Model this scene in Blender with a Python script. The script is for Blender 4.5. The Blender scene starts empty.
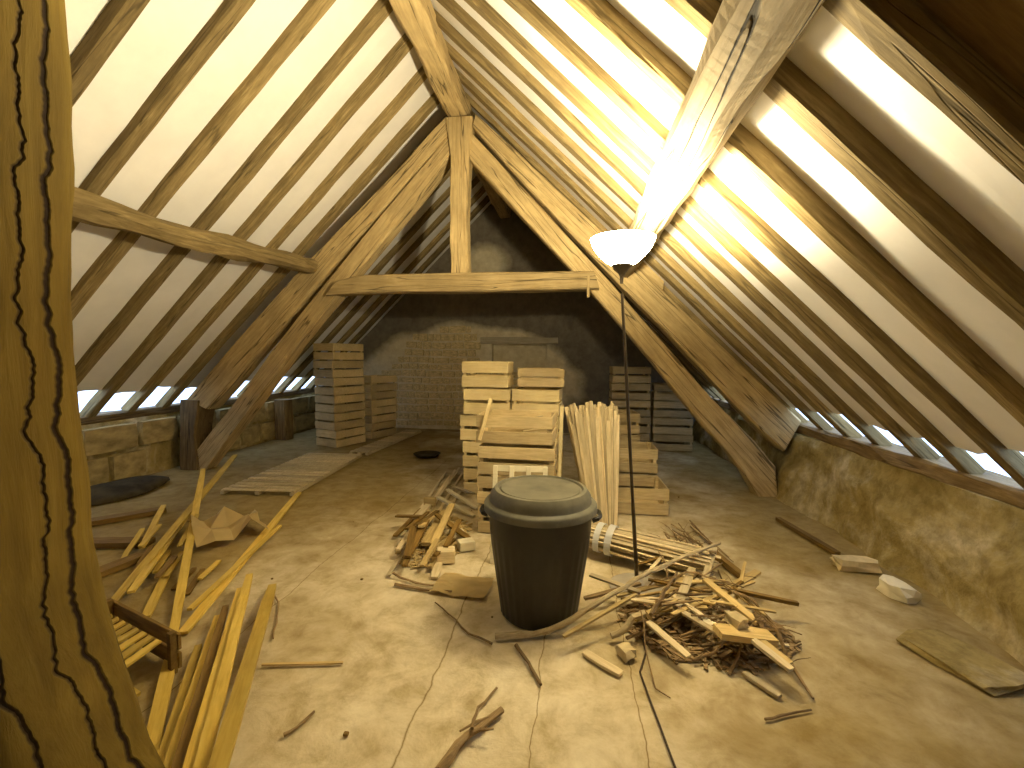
import bpy, bmesh, math, random
from math import sin, cos, pi, radians as R, hypot, atan2
from mathutils import Vector, Matrix, noise

# ------------------------------------------------------------------ camera, world, exposure
sc = bpy.context.scene
COL = sc.collection
cd = bpy.data.cameras.new('camera'); cam = bpy.data.objects.new('camera', cd); COL.objects.link(cam); sc.camera = cam
F_PX = 450.0
YAW, PITCH, ROLL = R(7.59), R(-3.61), R(.51)
fwd = Vector((-sin(YAW)*cos(PITCH), cos(YAW)*cos(PITCH), sin(PITCH)))
rt0 = Vector((cos(YAW), sin(YAW), 0)); up0 = rt0.cross(fwd)
rt = rt0*cos(ROLL) + up0*sin(ROLL); up = -rt0*sin(ROLL) + up0*cos(ROLL)
EYE = Vector((0, 0, 1.5))
cam.matrix_world = Matrix(((rt.x, up.x, -fwd.x, 0), (rt.y, up.y, -fwd.y, 0), (rt.z, up.z, -fwd.z, 1.5), (0, 0, 0, 1)))
cd.sensor_fit = 'HORIZONTAL'; cd.sensor_width = 36; cd.lens = 36*F_PX/1024; cd.clip_start = .05; cd.clip_end = 200

w = bpy.data.worlds.new('world'); sc.world = w; w.use_nodes = True
bg = w.node_tree.nodes['Background']; bg.inputs[0].default_value = (.46, .64, 1, 1); bg.inputs[1].default_value = 3.6
vs = sc.view_settings
vs.view_transform = 'Standard'; vs.look = 'None'; vs.gamma = 1; vs.exposure = 0.18
try: vs.use_curve_mapping = False
except Exception: pass
LAMP_COL = (1, .86, .56)
LAMP_W = 330.0
BOWL_EMIT = 60.0

rnd = random.Random(7)

# ------------------------------------------------------------------ helpers
def survey(x, y, z=0.0):
    """world point where the sight line measured in the photograph meets height z (used like a surveyor's note of where a thing lies)"""
    d = rt*((x-512)/F_PX) + up*(-(y-384)/F_PX) + fwd
    return EYE + d*((z-1.5)/d.z)

def tag(o, label=None, cat=None, group=None, kind=None):
    if label: o['label'] = label
    if cat: o['category'] = cat
    if group: o['group'] = group
    if kind: o['kind'] = kind
    return o

def mesh_of(name, bm, mat, smooth=False):
    bmesh.ops.recalc_face_normals(bm, faces=bm.faces)
    me = bpy.data.meshes.new(name); bm.to_mesh(me); bm.free()
    me.materials.append(mat)
    if smooth:
        for p in me.polygons: p.use_smooth = True
        me.set_sharp_from_angle(angle=R(38))
    return me

def put(name, me, parent=None, mw=None):
    o = bpy.data.objects.new(name, me); COL.objects.link(o)
    if parent is not None: o.parent = parent
    if mw is not None: o.matrix_basis = mw
    return o

def empty(name, loc=(0, 0, 0), rz=0, kind=None):
    o = bpy.data.objects.new(name, None); COL.objects.link(o); o.location = loc; o.rotation_euler = (0, 0, rz)
    o.empty_display_size = .1
    if kind: o['kind'] = kind
    return o

def frame(p0, p1, upv=(0, 0, 1)):
    """matrix with X along p0->p1, origin at the middle, Z as near to upv as it goes"""
    p0, p1 = Vector(p0), Vector(p1); x = (p1-p0).normalized(); u = Vector(upv)
    y = u.cross(x)
    if y.length < 1e-4: y = Vector((0, 1, 0)).cross(x)
    y.normalize(); z = x.cross(y); m = (p0+p1)/2
    return Matrix(((x.x, y.x, z.x, m.x), (x.y, y.y, z.y, m.y), (x.z, y.z, z.z, m.z), (0, 0, 0, 1)))

def box_bm(sx, sy, sz, bev=0):
    bm = bmesh.new(); bmesh.ops.create_cube(bm, size=1)
    bmesh.ops.scale(bm, vec=(sx, sy, sz), verts=bm.verts)
    if bev: bmesh.ops.bevel(bm, geom=bm.edges[:], offset=bev, segments=1, affect='EDGES')
    return bm

def hewn_bm(L, w, d, segs=14, amp=.012, bow=0.0, seed=0, cham=.15, taper=1.0):
    """hand-hewn timber along X: octagonal-ish section with waney, wandering edges"""
    bm = bmesh.new(); rows = []
    c = cham*min(w, d)
    prof = [(-w/2+c, -d/2), (w/2-c, -d/2), (w/2, -d/2+c), (w/2, d/2-c), (w/2-c, d/2), (-w/2+c, d/2), (-w/2, d/2-c), (-w/2, -d/2+c)]
    for i in range(segs+1):
        t = i/segs; x = (t-.5)*L; s = 1+(taper-1)*t; row = []
        oy = bow*sin(pi*t) + amp*noise.noise(Vector((x*.9, seed*3.1, 1)))
        oz = amp*noise.noise(Vector((x*.9, seed*3.1, 9)))
        for k, (a, b) in enumerate(prof):
            n1 = amp*1.3*noise.noise(Vector((x*2.3, k*1.7, seed*2.3+.5)))
            n2 = amp*1.3*noise.noise(Vector((x*2.3, k*1.7+40, seed*2.3+.5)))
            row.append(bm.verts.new((x, a*s+oy+n1, b*s+oz+n2)))
        rows.append(row)
    for i in range(segs):
        for k in range(8):
            bm.faces.new((rows[i][k], rows[i][(k+1) % 8], rows[i+1][(k+1) % 8], rows[i+1][k]))
    bm.faces.new(rows[0]); bm.faces.new(rows[-1])
    return bm

def timber(name, p0, p1, w, d, mat, parent=None, upv=(0, 0, 1), **k):
    L = (Vector(p1)-Vector(p0)).length
    return put(name, mesh_of(name, hewn_bm(L, w, d, **k), mat), parent, frame(p0, p1, upv))

def slab_from(name, upper, lower, y0, depth, mat, parent=None, amp=.01, seed=0, n=16):
    """a truss member given by its upper and lower edge in the XZ plane of the truss, with real depth in Y.
    Built in a local frame whose X follows the member, so that the grain runs along it."""
    def resample(pl):
        ds = [0]
        for a, b in zip(pl, pl[1:]): ds.append(ds[-1]+hypot(b[0]-a[0], b[1]-a[1]))
        out = []
        for i in range(n+1):
            s = ds[-1]*i/n; j = 0
            while j < len(pl)-2 and ds[j+1] < s: j += 1
            t = (s-ds[j])/(ds[j+1]-ds[j]); a, b = pl[j], pl[j+1]
            out.append((a[0]+(b[0]-a[0])*t, a[1]+(b[1]-a[1])*t))
        return out
    U, Lw = resample(upper), resample(lower)
    P0 = Vector(((U[0][0]+Lw[0][0])/2, y0+depth/2, (U[0][1]+Lw[0][1])/2)); P1 = Vector(((U[-1][0]+Lw[-1][0])/2, y0+depth/2, (U[-1][1]+Lw[-1][1])/2))
    M = frame(P0, P1, (0, 1, 0)); Mi = M.inverted()
    bm = bmesh.new(); rows = []
    for i in range(n+1):
        row = []; u = Vector((U[i][0], 0, U[i][1])); l = Vector((Lw[i][0], 0, Lw[i][1])); c = (u+l)/2
        ch = .025
        for k, (q, yy) in enumerate(((u, y0+ch), (u+(c-u)*.12, y0), (l+(c-l)*.12, y0), (l, y0+ch), (l, y0+depth-ch), (l+(c-l)*.12, y0+depth), (u+(c-u)*.12, y0+depth), (u, y0+depth-ch))):
            v = Vector((q.x, yy, q.z))
            nn = Vector((noise.noise(Vector((i*.45, k*1.3, seed))), noise.noise(Vector((i*.45, k*1.3, seed+20))), noise.noise(Vector((i*.45, k*1.3, seed+40)))))
            row.append(bm.verts.new(Mi @ (v+nn*amp)))
        rows.append(row)
    for i in range(n):
        for k in range(8): bm.faces.new((rows[i][k], rows[i][(k+1) % 8], rows[i+1][(k+1) % 8], rows[i+1][k]))
    bm.faces.new(rows[0]); bm.faces.new(rows[-1])
    return put(name, mesh_of(name, bm, mat), parent, M)

def tube_bm(pts, radii, sides=7, seed=0, rough=0.0, bm=None):
    bm = bm or bmesh.new(); rows = []
    pts = [Vector(p) for p in pts]
    for i, p in enumerate(pts):
        t = (pts[min(i+1, len(pts)-1)]-pts[max(i-1, 0)]).normalized()
        a = Vector((0, 0, 1)).cross(t)
        if a.length < .05: a = Vector((1, 0, 0)).cross(t)
        a.normalize(); b = t.cross(a); r = radii[i] if hasattr(radii, '__len__') else radii
        row = []
        for k in range(sides):
            an = 2*pi*k/sides; rr = r*(1+rough*noise.noise(Vector((i*.8, k*1.1, seed))))
            row.append(bm.verts.new(p+a*cos(an)*rr+b*sin(an)*rr))
        rows.append(row)
    for i in range(len(pts)-1):
        for k in range(sides): bm.faces.new((rows[i][k], rows[i][(k+1) % sides], rows[i+1][(k+1) % sides], rows[i+1][k]))
    bm.faces.new(rows[0]); bm.faces.new(rows[-1])
    return bm

def lathe_bm(prof, n=48, ripple=None, bm=None):
    """prof: list of (r, z); ripple(k, i) multiplies the radius"""
    bm = bm or bmesh.new(); rows = []
    for i, (r, z) in enumerate(prof):
        if r < 1e-5: rows.append([bm.verts.new((0, 0, z))]); continue
        rows.append([bm.verts.new((r*(ripple(k, i) if ripple else 1)*cos(2*pi*k/n), r*(ripple(k, i) if ripple else 1)*sin(2*pi*k/n), z)) for k in range(n)])
    for a, b in zip(rows, rows[1:]):
        for k in range(n):
            k2 = (k+1) % n
            if len(a) == 1 and len(b) == 1: continue
            if len(a) == 1: bm.faces.new((a[0], b[k], b[k2]))
            elif len(b) == 1: bm.faces.new((a[k], a[k2], b[0]))
            else: bm.faces.new((a[k], a[k2], b[k2], b[k]))
    return bm

# ------------------------------------------------------------------ materials
def newmat(name):
    m = bpy.data.materials.new(name); m.use_nodes = True
    nt = m.node_tree; b = nt.nodes['Principled BSDF']
    return m, nt, b
def ramp(nt, fac, stops):
    r = nt.nodes.new('ShaderNodeValToRGB'); e = r.color_ramp.elements
    while len(e) < len(stops): e.new(.5)
    for el, (p, c) in zip(e, stops): el.position = p; el.color = (*c, 1)
    nt.links.new(fac, r.inputs[0]); return r.outputs[0]
def mapping(nt, scale, rand=True):
    tc = nt.nodes.new('ShaderNodeTexCoord'); mp = nt.nodes.new('ShaderNodeMapping'); mp.inputs['Scale'].default_value = scale
    if rand:
        oi = nt.nodes.new('ShaderNodeObjectInfo'); ml = nt.nodes.new('ShaderNodeVectorMath'); ml.operation = 'MULTIPLY_ADD'
        cb = nt.nodes.new('ShaderNodeCombineXYZ')
        for i in range(3): nt.links.new(oi.outputs['Random'], cb.inputs[i])
        nt.links.new(cb.outputs[0], ml.inputs[0]); ml.inputs[1].default_value = (37, 53, 71); nt.links.new(tc.outputs['Object'], ml.inputs[2])
        nt.links.new(ml.outputs[0], mp.inputs[0])
    else: nt.links.new(tc.outputs['Object'], mp.inputs[0])
    return mp.outputs[0]
def noise_n(nt, vec, scale, detail=5, rough=.6, dist=0):
    n = nt.nodes.new('ShaderNodeTexNoise'); n.inputs['Scale'].default_value = scale; n.inputs['Detail'].default_value = detail
    n.inputs['Roughness'].default_value = rough; n.inputs['Distortion'].default_value = dist
    nt.links.new(vec, n.inputs['Vector']); return n.outputs[0]
def mixc(nt, fac, a, b, mode='MIX'):
    m = nt.nodes.new('ShaderNodeMix'); m.data_type = 'RGBA'; m.blend_type = mode
    for s, v in ((m.inputs[0], fac), (m.inputs[6], a), (m.inputs[7], b)):
        if isinstance(v, (int, float)): s.default_value = v
        elif isinstance(v, tuple): s.default_value = (*v, 1)
        else: nt.links.new(v, s)
    return m.outputs[2]
def bump(nt, b, h, strength=.4, dist=.01):
    n = nt.nodes.new('ShaderNodeBump'); n.inputs['Strength'].default_value = strength; n.inputs['Distance'].default_value = dist
    nt.links.new(h, n.inputs['Height']); nt.links.new(n.outputs[0], b.inputs['Normal'])

def wood(name, dark, mid, light, grain=9, bmp=.5, rough=.8, cracks=0.0, var=.25, bd=.006):
    m, nt, b = newmat(name)
    v = mapping(nt, (.55, 6, 6)); v2 = mapping(nt, (1, 1, 1))
    g = noise_n(nt, v, grain, 6, .65, .4); bl = noise_n(nt, v2, 2.6, 4, .6)
    c = ramp(nt, g, [(.25, dark), (.5, mid), (.75, light)])
    c = mixc(nt, ramp(nt, bl, [(.35, (0, 0, 0)), (.7, (.55, .55, .55))]), c, tuple(x*.55 for x in mid))
    oi = nt.nodes.new('ShaderNodeObjectInfo'); mr = nt.nodes.new('ShaderNodeMapRange')
    mr.inputs[3].default_value = 1-var; mr.inputs[4].default_value = 1+var*.6; nt.links.new(oi.outputs['Random'], mr.inputs[0])
    cb = nt.nodes.new('ShaderNodeCombineColor'); [nt.links.new(mr.outputs[0], cb.inputs[i]) for i in range(3)]
    c = mixc(nt, 1.0, c, cb.outputs[0], 'MULTIPLY')
    h = g
    if cracks:
        vc = mapping(nt, (.11, 2.6, 2.6)); cr = noise_n(nt, vc, 4.0, 2, .5, .1)
        k = ramp(nt, cr, [(.488, (1, 1, 1)), (.497, (.12, .12, .12)), (.503, (.12, .12, .12)), (.512, (1, 1, 1))])
        k2 = mixc(nt, 1-cracks, k, (1, 1, 1))
        c = mixc(nt, 1.0, c, k2, 'MULTIPLY')
        mm = nt.nodes.new('ShaderNodeMath'); mm.operation = 'MULTIPLY_ADD'; nt.links.new(g, mm.inputs[0]); mm.inputs[1].default_value = .5; nt.links.new(k, mm.inputs[2]); h = mm.outputs[0]
    nt.links.new(c, b.inputs['Base Color']); b.inputs['Roughness'].default_value = rough; b.inputs['Specular IOR Level'].default_value = .2
    bump(nt, b, h, bmp, bd)
    return m

M_TRUSS = wood('old_oak_truss', (.30, .20, .08), (.52, .38, .17), (.66, .50, .25), 7, .6, cracks=.8)
M_RAFT = wood('rafter_wood', (.13, .09, .035), (.28, .20, .08), (.44, .33, .15), 8, .5, cracks=.5, var=.35)
M_PURLIN = wood('gnarled_purlin', (.26, .19, .09), (.44, .34, .18), (.56, .45, .26), 6, 1.0, cracks=1.0, bd=.012)
M_POST = wood('post_oak', (.12, .075, .010), (.20, .13, .018), (.26, .18, .03), 3, .8, cracks=0, bd=.010)
M_PLATE = wood('plate_wood', (.10, .06, .025), (.20, .13, .05), (.32, .22, .09), 8, .6, cracks=.6)
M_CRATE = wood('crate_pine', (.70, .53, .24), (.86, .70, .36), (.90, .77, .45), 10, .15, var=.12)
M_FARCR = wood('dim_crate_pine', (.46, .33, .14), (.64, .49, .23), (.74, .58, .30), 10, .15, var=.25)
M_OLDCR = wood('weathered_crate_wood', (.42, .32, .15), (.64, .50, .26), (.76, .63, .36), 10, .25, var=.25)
M_LATH = wood('lath_wood', (.40, .27, .09), (.66, .48, .19), (.78, .60, .29), 9, .3, var=.35)
M_GREY = wood('grey_lath_wood', (.46, .36, .19), (.70, .57, .33), (.82, .70, .45), 9, .3, var=.35)
M_YLATH = wood('yellow_lath_wood', (.46, .29, .04), (.68, .47, .09), (.78, .58, .15), 7, .25, var=.3)
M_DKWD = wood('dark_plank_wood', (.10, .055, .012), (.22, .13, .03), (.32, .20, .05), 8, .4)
M_BARK = wood('bark', (.14, .09, .035), (.30, .20, .09), (.46, .33, .16), 14, .8, var=.4)
M_PALEBARK = wood('pale_bark', (.34, .26, .13), (.56, .45, .25), (.70, .58, .36), 14, .6, var=.1)
M_PALE = wood('pale_crate_wood', (.70, .60, .38), (.84, .76, .52), (.88, .80, .58), 10, .1, var=.05)

def plain(name, col, rough=.6, spec=.3, nscale=8, vary=.2, bmp=.1, metal=0):
    m, nt, b = newmat(name); v = mapping(nt, (1, 1, 1)); n = noise_n(nt, v, nscale, 5, .6)
    c = ramp(nt, n, [(.3, tuple(x*(1-vary) for x in col)), (.7, tuple(min(1, x*(1+vary)) for x in col))])
    nt.links.new(c, b.inputs['Base Color']); b.inputs['Roughness'].default_value = rough; b.inputs['Specular IOR Level'].default_value = spec
    b.inputs['Metallic'].default_value = metal
    if bmp: bump(nt, b, n, bmp, .004)
    return m
M_LINING = plain('white_roof_lining', (.86, .83, .78), .7, .2, 3, .05, .15)
M_BIN = plain('dark_plastic', (.020, .017, .010), .42, .4, 14, .2, .05)
M_BINLID = plain('dusty_dark_plastic', (.13, .12, .08), .6, .3, 6, .35, .05)
M_POLE = plain('bronze_metal', (.10, .075, .045), .45, .5, 10, .2, 0, .6)
M_CORD = plain('dark_cord', (.06, .04, .02), .6, .3, 10, .1, 0)
M_PAPER = plain('crumpled_paper', (.72, .56, .26), .8, .2, 4, .12, .3)
M_TIE = plain('white_band', (.85, .84, .80), .6, .3, 10, .05, 0)
M_STONE = plain('rubble_stone', (.62, .50, .27), .9, .1, 5, .35, .7)
M_STONEL = plain('wall_block', (.40, .31, .14), .9, .1, 3, .4, .8)
M_WHITE = plain('pale_brick', (.80, .72, .50), .85, .1, 6, .12, .4)
M_PAN_SHADE = plain('dark_pan_and_shade', (.06, .045, .02), .95, .1, 6, .4, .4)

def floor_mat():
    m, nt, b = newmat('dusty_screed')
    v = mapping(nt, (1, 1, 1), False)
    n1 = noise_n(nt, v, .55, 6, .62, .3); n2 = noise_n(nt, v, 5, 8, .7, .3); n3 = noise_n(nt, v, 38, 4, .6)
    base = ramp(nt, n2, [(.30, (.42, .33, .17)), (.5, (.64, .54, .34)), (.70, (.78, .69, .48))])
    # brown dirt, deepened towards both side walls to paint in lamp falloff, pale middle
    sx = nt.nodes.new('ShaderNodeSeparateXYZ'); nt.links.new(v, sx.inputs[0])
    ab = nt.nodes.new('ShaderNodeMath'); ab.operation = 'ADD'; nt.links.new(sx.outputs[0], ab.inputs[0]); ab.inputs[1].default_value = .40
    a2 = nt.nodes.new('ShaderNodeMath'); a2.operation = 'ABSOLUTE'; nt.links.new(ab.outputs[0], a2.inputs[0])
    m3 = nt.nodes.new('ShaderNodeMath'); m3.operation = 'MULTIPLY_ADD'; nt.links.new(a2.outputs[0], m3.inputs[0]); m3.inputs[1].default_value = .17; nt.links.new(n1, m3.inputs[2])
    dirt = ramp(nt, m3.outputs[0], [(.58, (0, 0, 0)), (.82, (.9, .9, .9))])
    c = mixc(nt, dirt, base, ramp(nt, n2, [(.3, (.20, .13, .03)), (.7, (.34, .245, .08))]))
    st = ramp(nt, noise_n(nt, v, 1.7, 5, .7, .8), [(.56, (0, 0, 0)), (.70, (.5, .5, .5))])
    c = mixc(nt, st, c, (.27, .19, .07))
    # wandering cracks that run lengthwise
    h = None
    nw = noise_n(nt, v, 2.2, 4, .6)
    for x0, wd in ((-.62, .005), (-.125, .004), (.30, .003), (-1.75, .003)):
        s = nt.nodes.new('ShaderNodeMath'); s.operation = 'MULTIPLY_ADD'; nt.links.new(nw, s.inputs[0]); s.inputs[1].default_value = .10; s.inputs[2].default_value = -.05-x0
        q = nt.nodes.new('ShaderNodeMath'); q.operation = 'ADD'; nt.links.new(s.outputs[0], q.inputs[0]); nt.links.new(sx.outputs[0], q.inputs[1])
        q2 = nt.nodes.new('ShaderNodeMath'); q2.operation = 'ABSOLUTE'; nt.links.new(q.outputs[0], q2.inputs[0])
        k = ramp(nt, q2.outputs[0], [(wd*.3, (.38, .30, .16)), (wd, (1, 1, 1))])
        c = mixc(nt, 1.0, c, k, 'MULTIPLY')
    nt.links.new(c, b.inputs['Base Color']); b.inputs['Roughness'].default_value = .92; b.inputs['Specular IOR Level'].default_value = .1
    mm = nt.nodes.new('ShaderNodeMath'); mm.operation = 'MULTIPLY_ADD'; nt.links.new(n3, mm.inputs[0]); mm.inputs[1].default_value = .25; nt.links.new(n2, mm.inputs[2])
    bump(nt, b, mm.outputs[0], .5, .02)
    return m
M_FLOOR = floor_mat()

def gable_mat():
    m, nt, b = newmat('gable_plaster')
    v = mapping(nt, (1, 1, 1), False)
    n1 = noise_n(nt, v, 1.1, 6, .6, .3); n2 = noise_n(nt, v, 7, 7, .7)
    base = ramp(nt, n2, [(.3, (.58, .49, .30)), (.7, (.80, .72, .52))])
    # darker tone over the right and upper part of the gable, with a wandering border
    sx = nt.nodes.new('ShaderNodeSeparateXYZ'); nt.links.new(v, sx.inputs[0])
    def math(op, a, bb, cc=None):
        q = nt.nodes.new('ShaderNodeMath'); q.operation = op
        for i, s in enumerate((a, bb, cc)):
            if s is None: continue
            if isinstance(s, (int, float)): q.inputs[i].default_value = s
            else: nt.links.new(s, q.inputs[i])
        return q.outputs[0]
    # distance from the paler plaster around (-2.6, 1.0), radii 2.7 x 1.45
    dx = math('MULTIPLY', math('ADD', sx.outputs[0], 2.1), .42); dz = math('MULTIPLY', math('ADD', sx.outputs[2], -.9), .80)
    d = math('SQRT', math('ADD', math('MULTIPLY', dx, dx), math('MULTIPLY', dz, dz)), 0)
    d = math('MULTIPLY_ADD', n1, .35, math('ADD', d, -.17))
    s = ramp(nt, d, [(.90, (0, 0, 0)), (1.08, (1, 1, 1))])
    # a second pale patch high on the gable
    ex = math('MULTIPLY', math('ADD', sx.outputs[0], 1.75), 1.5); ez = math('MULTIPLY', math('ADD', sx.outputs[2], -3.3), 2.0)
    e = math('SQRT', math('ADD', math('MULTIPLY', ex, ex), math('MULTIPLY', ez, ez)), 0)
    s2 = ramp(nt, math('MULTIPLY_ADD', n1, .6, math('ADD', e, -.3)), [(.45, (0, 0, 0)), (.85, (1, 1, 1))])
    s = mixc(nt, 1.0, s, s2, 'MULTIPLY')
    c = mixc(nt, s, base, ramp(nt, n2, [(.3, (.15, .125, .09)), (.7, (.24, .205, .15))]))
    nt.links.new(c, b.inputs['Base Color']); b.inputs['Roughness'].default_value = .95; b.inputs['Specular IOR Level'].default_value = .1
    bump(nt, b, n2, .7, .03)
    return m
M_GABLE = gable_mat()

def wallm(name, a, bcol, c3):
    m, nt, b = newmat(name); v = mapping(nt, (1, 1, 1), False)
    n1 = noise_n(nt, v, 1.6, 6, .65, .5); n2 = noise_n(nt, v, 9, 7, .7)
    c = ramp(nt, n1, [(.3, a), (.5, bcol), (.68, c3)])
    c = mixc(nt, ramp(nt, n2, [(.35, (.5, .5, .5)), (.6, (0, 0, 0))]), c, tuple(x*.5 for x in a))
    nt.links.new(c, b.inputs['Base Color']); b.inputs['Roughness'].default_value = .95; b.inputs['Specular IOR Level'].default_value = .1
    bump(nt, b, n2, .8, .03); return m
M_WALL = wallm('lime_rubble_wall', (.22, .155, .045), (.42, .32, .12), (.72, .62, .40))

# ------------------------------------------------------------------ the setting
XR, ZR = -1.4, 4.55            # ridge line of the rafters' underside
XL, XRT, ZP = -5.2, 2.45, .80  # inner edges of the wall plates
Y0, Y1 = -1.9, 8.8
KL, KR = (ZR-ZP)/(XR-XL), (ZR-ZP)/(XRT-XR)
nL = Vector((-KL, 0, 1)).normalized(); nR = Vector((KR, 0, 1)).normalized()     # outward normals
sL = Vector((-1, 0, -KL)).normalized(); sR = Vector((1, 0, -KR)).normalized()   # down the slopes
OFFL, OFFR = .07, .075

def grid_surface(name, fn, nu, nv, mat, parent=None):
    bm = bmesh.new(); g = [[bm.verts.new(fn(i/nu, j/nv)) for j in range(nv+1)] for i in range(nu+1)]
    for i in range(nu):
        for j in range(nv): bm.faces.new((g[i][j], g[i+1][j], g[i+1][j+1], g[i][j+1]))
    return bm

# floor: gently uneven screed slab
def ffn(u, v):
    x = -5.7+u*8.7; y = Y0+v*(Y1+.4-Y0)
    return (x, y, .006*noise.noise(Vector((x*1.3, y*1.3, 0)))-.004)
bm = grid_surface('floor', ffn, 60, 80, None)
r = bmesh.ops.extrude_face_region(bm, geom=bm.faces[:])
for v in [g for g in r['geom'] if isinstance(g, bmesh.types.BMVert)]: v.co.z = -.25
tag(put('floor', mesh_of('floor', bm, M_FLOOR)), kind='structure')

# low side walls
def side_wall(name, xin_bottom, xin_top, xout, top, amp, seed):
    bm = bmesh.new(); rows = []; ny, nz = 150, 12
    for i in range(ny+1):
        y = Y0+(Y1-Y0)*i/ny; row = []
        for j in range(nz+1):
            t = j/nz; z = -.02+(top+.02)*t
            a = amp*(noise.noise(Vector((y*1.1, z*2.2, seed)))+.5*noise.noise(Vector((y*3, z*5, seed+7)))+.25*noise.noise(Vector((y*8, z*9, seed+3))))
            if j == nz: a *= .3
            s = 1 if xin_bottom < xout else -1
            row.append(bm.verts.new((xin_bottom+(xin_top-xin_bottom)*t-s*a, y, z)))
        row.append(bm.verts.new((xout, y, top))); row.append(bm.verts.new((xout, y, -.02)))
        rows.append(row)
    n = len(rows[0])
    for i in range(ny):
        for k in range(n): bm.faces.new((rows[i][k], rows[i][(k+1) % n], rows[i+1][(k+1) % n], rows[i+1][k]))
    bm.faces.new(rows[0]); bm.faces.new(rows[-1])
    return tag(put(name, mesh_of(name, bm, M_WALL, True)), kind='structure')
wl = side_wall('wall_left', -5.16, -5.22, -5.75, .71, .035, 3)
wr = side_wall('wall_right', 2.26, 2.42, 2.95, .69, .10, 11)

def stone_bm(sx, sy, sz, seed, rough=.12):
    bm = bmesh.new(); bmesh.ops.create_cube(bm, size=1); bmesh.ops.subdivide_edges(bm, edges=bm.edges[:], cuts=1, use_grid_fill=True)
    for v in bm.verts:
        p = v.co.copy(); q = Vector((p.x*sx, p.y*sy, p.z*sz))
        l = (abs(p.x) > .4)+(abs(p.y) > .4)+(abs(p.z) > .4)
        q *= 1-.05*max(0, l-1)
        nn = Vector([noise.noise(p*2.1+Vector((seed*3+k*11, seed, k))) for k in range(3)])
        v.co = q+Vector((nn.x*sx, nn.y*sy, nn.z*sz))*rough
    return bm
# rough blocks of the left wall, two courses, standing slightly proud of the plaster
blockm = [mesh_of('stone', stone_bm(1, 1, 1, i), M_STONEL) for i in range(6)]
for course, (z0, z1) in enumerate(((.02, .34), (.36, .68))):
    y = 2.3+course*.25
    while y < 8.6:
        L = rnd.uniform(.42, .85); L = min(L, 8.75-y)
        if L > .2 and not 5.0 < y+L/2 < 5.55:
            o = put('stone', rnd.choice(blockm), wl); o.location = (-5.175, y+L/2, (z0+z1)/2); o.scale = (.10, L-.03, z1-z0-.02)
        y += L
stonem = [mesh_of('stone', stone_bm(1, 1, 1, i+20, .20), M_STONE) for i in range(8)]
# far gable with a niche, near gable behind the camera
def gable(name, y, thick, niche=None, mat=M_GABLE):
    bm = bmesh.new()
    def zt(x): return (ZR+.13-(XR-x)*KL) if x < XR else (ZR+.13-(x-XR)*KR)
    def prism(pts):
        a = [bm.verts.new((x, y, z)) for x, z in pts]; b = [bm.verts.new((x, y+thick, z)) for x, z in pts]
        bm.faces.new(a); bm.faces.new(b[::-1])
        for i in range(len(pts)): bm.faces.new((a[i], a[(i+1) % len(pts)], b[(i+1) % len(pts)], b[i]))
    xl, xr = XL-.3, XRT+.3
    if niche:
        a, b2, c, d = niche
        prism([(xl, -.05), (a, -.05), (a, zt(a)), (xl, zt(xl))])
        prism([(a, -.05), (b2, -.05), (b2, c), (a, c)])
        xm = max(a, min(b2, XR)); prism([(a, d), (b2, d), (b2, zt(b2)), (xm, zt(xm)), (a, zt(a))])
        prism([(b2, -.05), (xr, -.05), (xr, zt(xr)), (b2, zt(b2))])
        yb = y+.18
        v = [bm.verts.new(p) for p in ((a, yb, c), (b2, yb, c), (b2, yb, d), (a, yb, d))]; v2 = [bm.verts.new((q.co.x, yb+.05, q.co.z)) for q in v]
        bm.faces.new(v); bm.faces.new(v2[::-1])
        for i in range(4): bm.faces.new((v[i], v[(i+1) % 4], v2[(i+1) % 4], v2[i]))
    else: prism([(xl, -.05), (xr, -.05), (xr, zt(xr)), (XR, zt(XR)), (xl, zt(xl))])
    return tag(put(name, mesh_of(name, bm, mat)), kind='structure')
NI = (-1.58, -.50, 1.27, 1.72)
wb = gable('wall_back', Y1, .45, NI)
gable('wall_near', Y0-.4, .4, None, M_WALL)
# exposed stones in the far gable: courses of small roughly squared stones
zc = .06; crs = 0; M_x = None
while zc < 2.15:
    hgt = rnd.uniform(.12, .17); x = -4.25+rnd.uniform(0, .1)
    while x < -.3:
        wd = rnd.uniform(.10, .36); cx, cz = x+wd/2, zc+hgt/2+.03*noise.noise(Vector((x*1.3, zc, 8)))
        e = ((cx+2.35)/1.62)**2+((cz-.85)/1.22)**2 + .35*noise.noise(Vector((cx*1.5, cz*1.5, 5)))
        blocked = (NI[0]-.3 < cx < NI[1]+.3 and cz > 1.14)
        left_clear = cx > -4.0+max(0, cz-.9)*.75
        if e < 1 and not blocked and left_clear:
            o = put('stone', rnd.choice(stonem), wb); o.location = (cx, Y1-.002, cz); o.scale = (wd-.012, rnd.uniform(.04, .09), hgt*rnd.uniform(.82, 1.0)-.01)
            o.rotation_euler = (0, rnd.uniform(-.06, .06), 0)
        x += wd
    zc += hgt; crs += 1
o = timber('lintel', (-1.80, Y1-.02, 1.79), (-.28, Y1-.02, 1.80), .10, .12, wood('limewashed_lintel', (.45, .38, .24), (.60, .52, .36), (.7, .62, .45), 8, .4), wb, segs=10, amp=.012)

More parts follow.
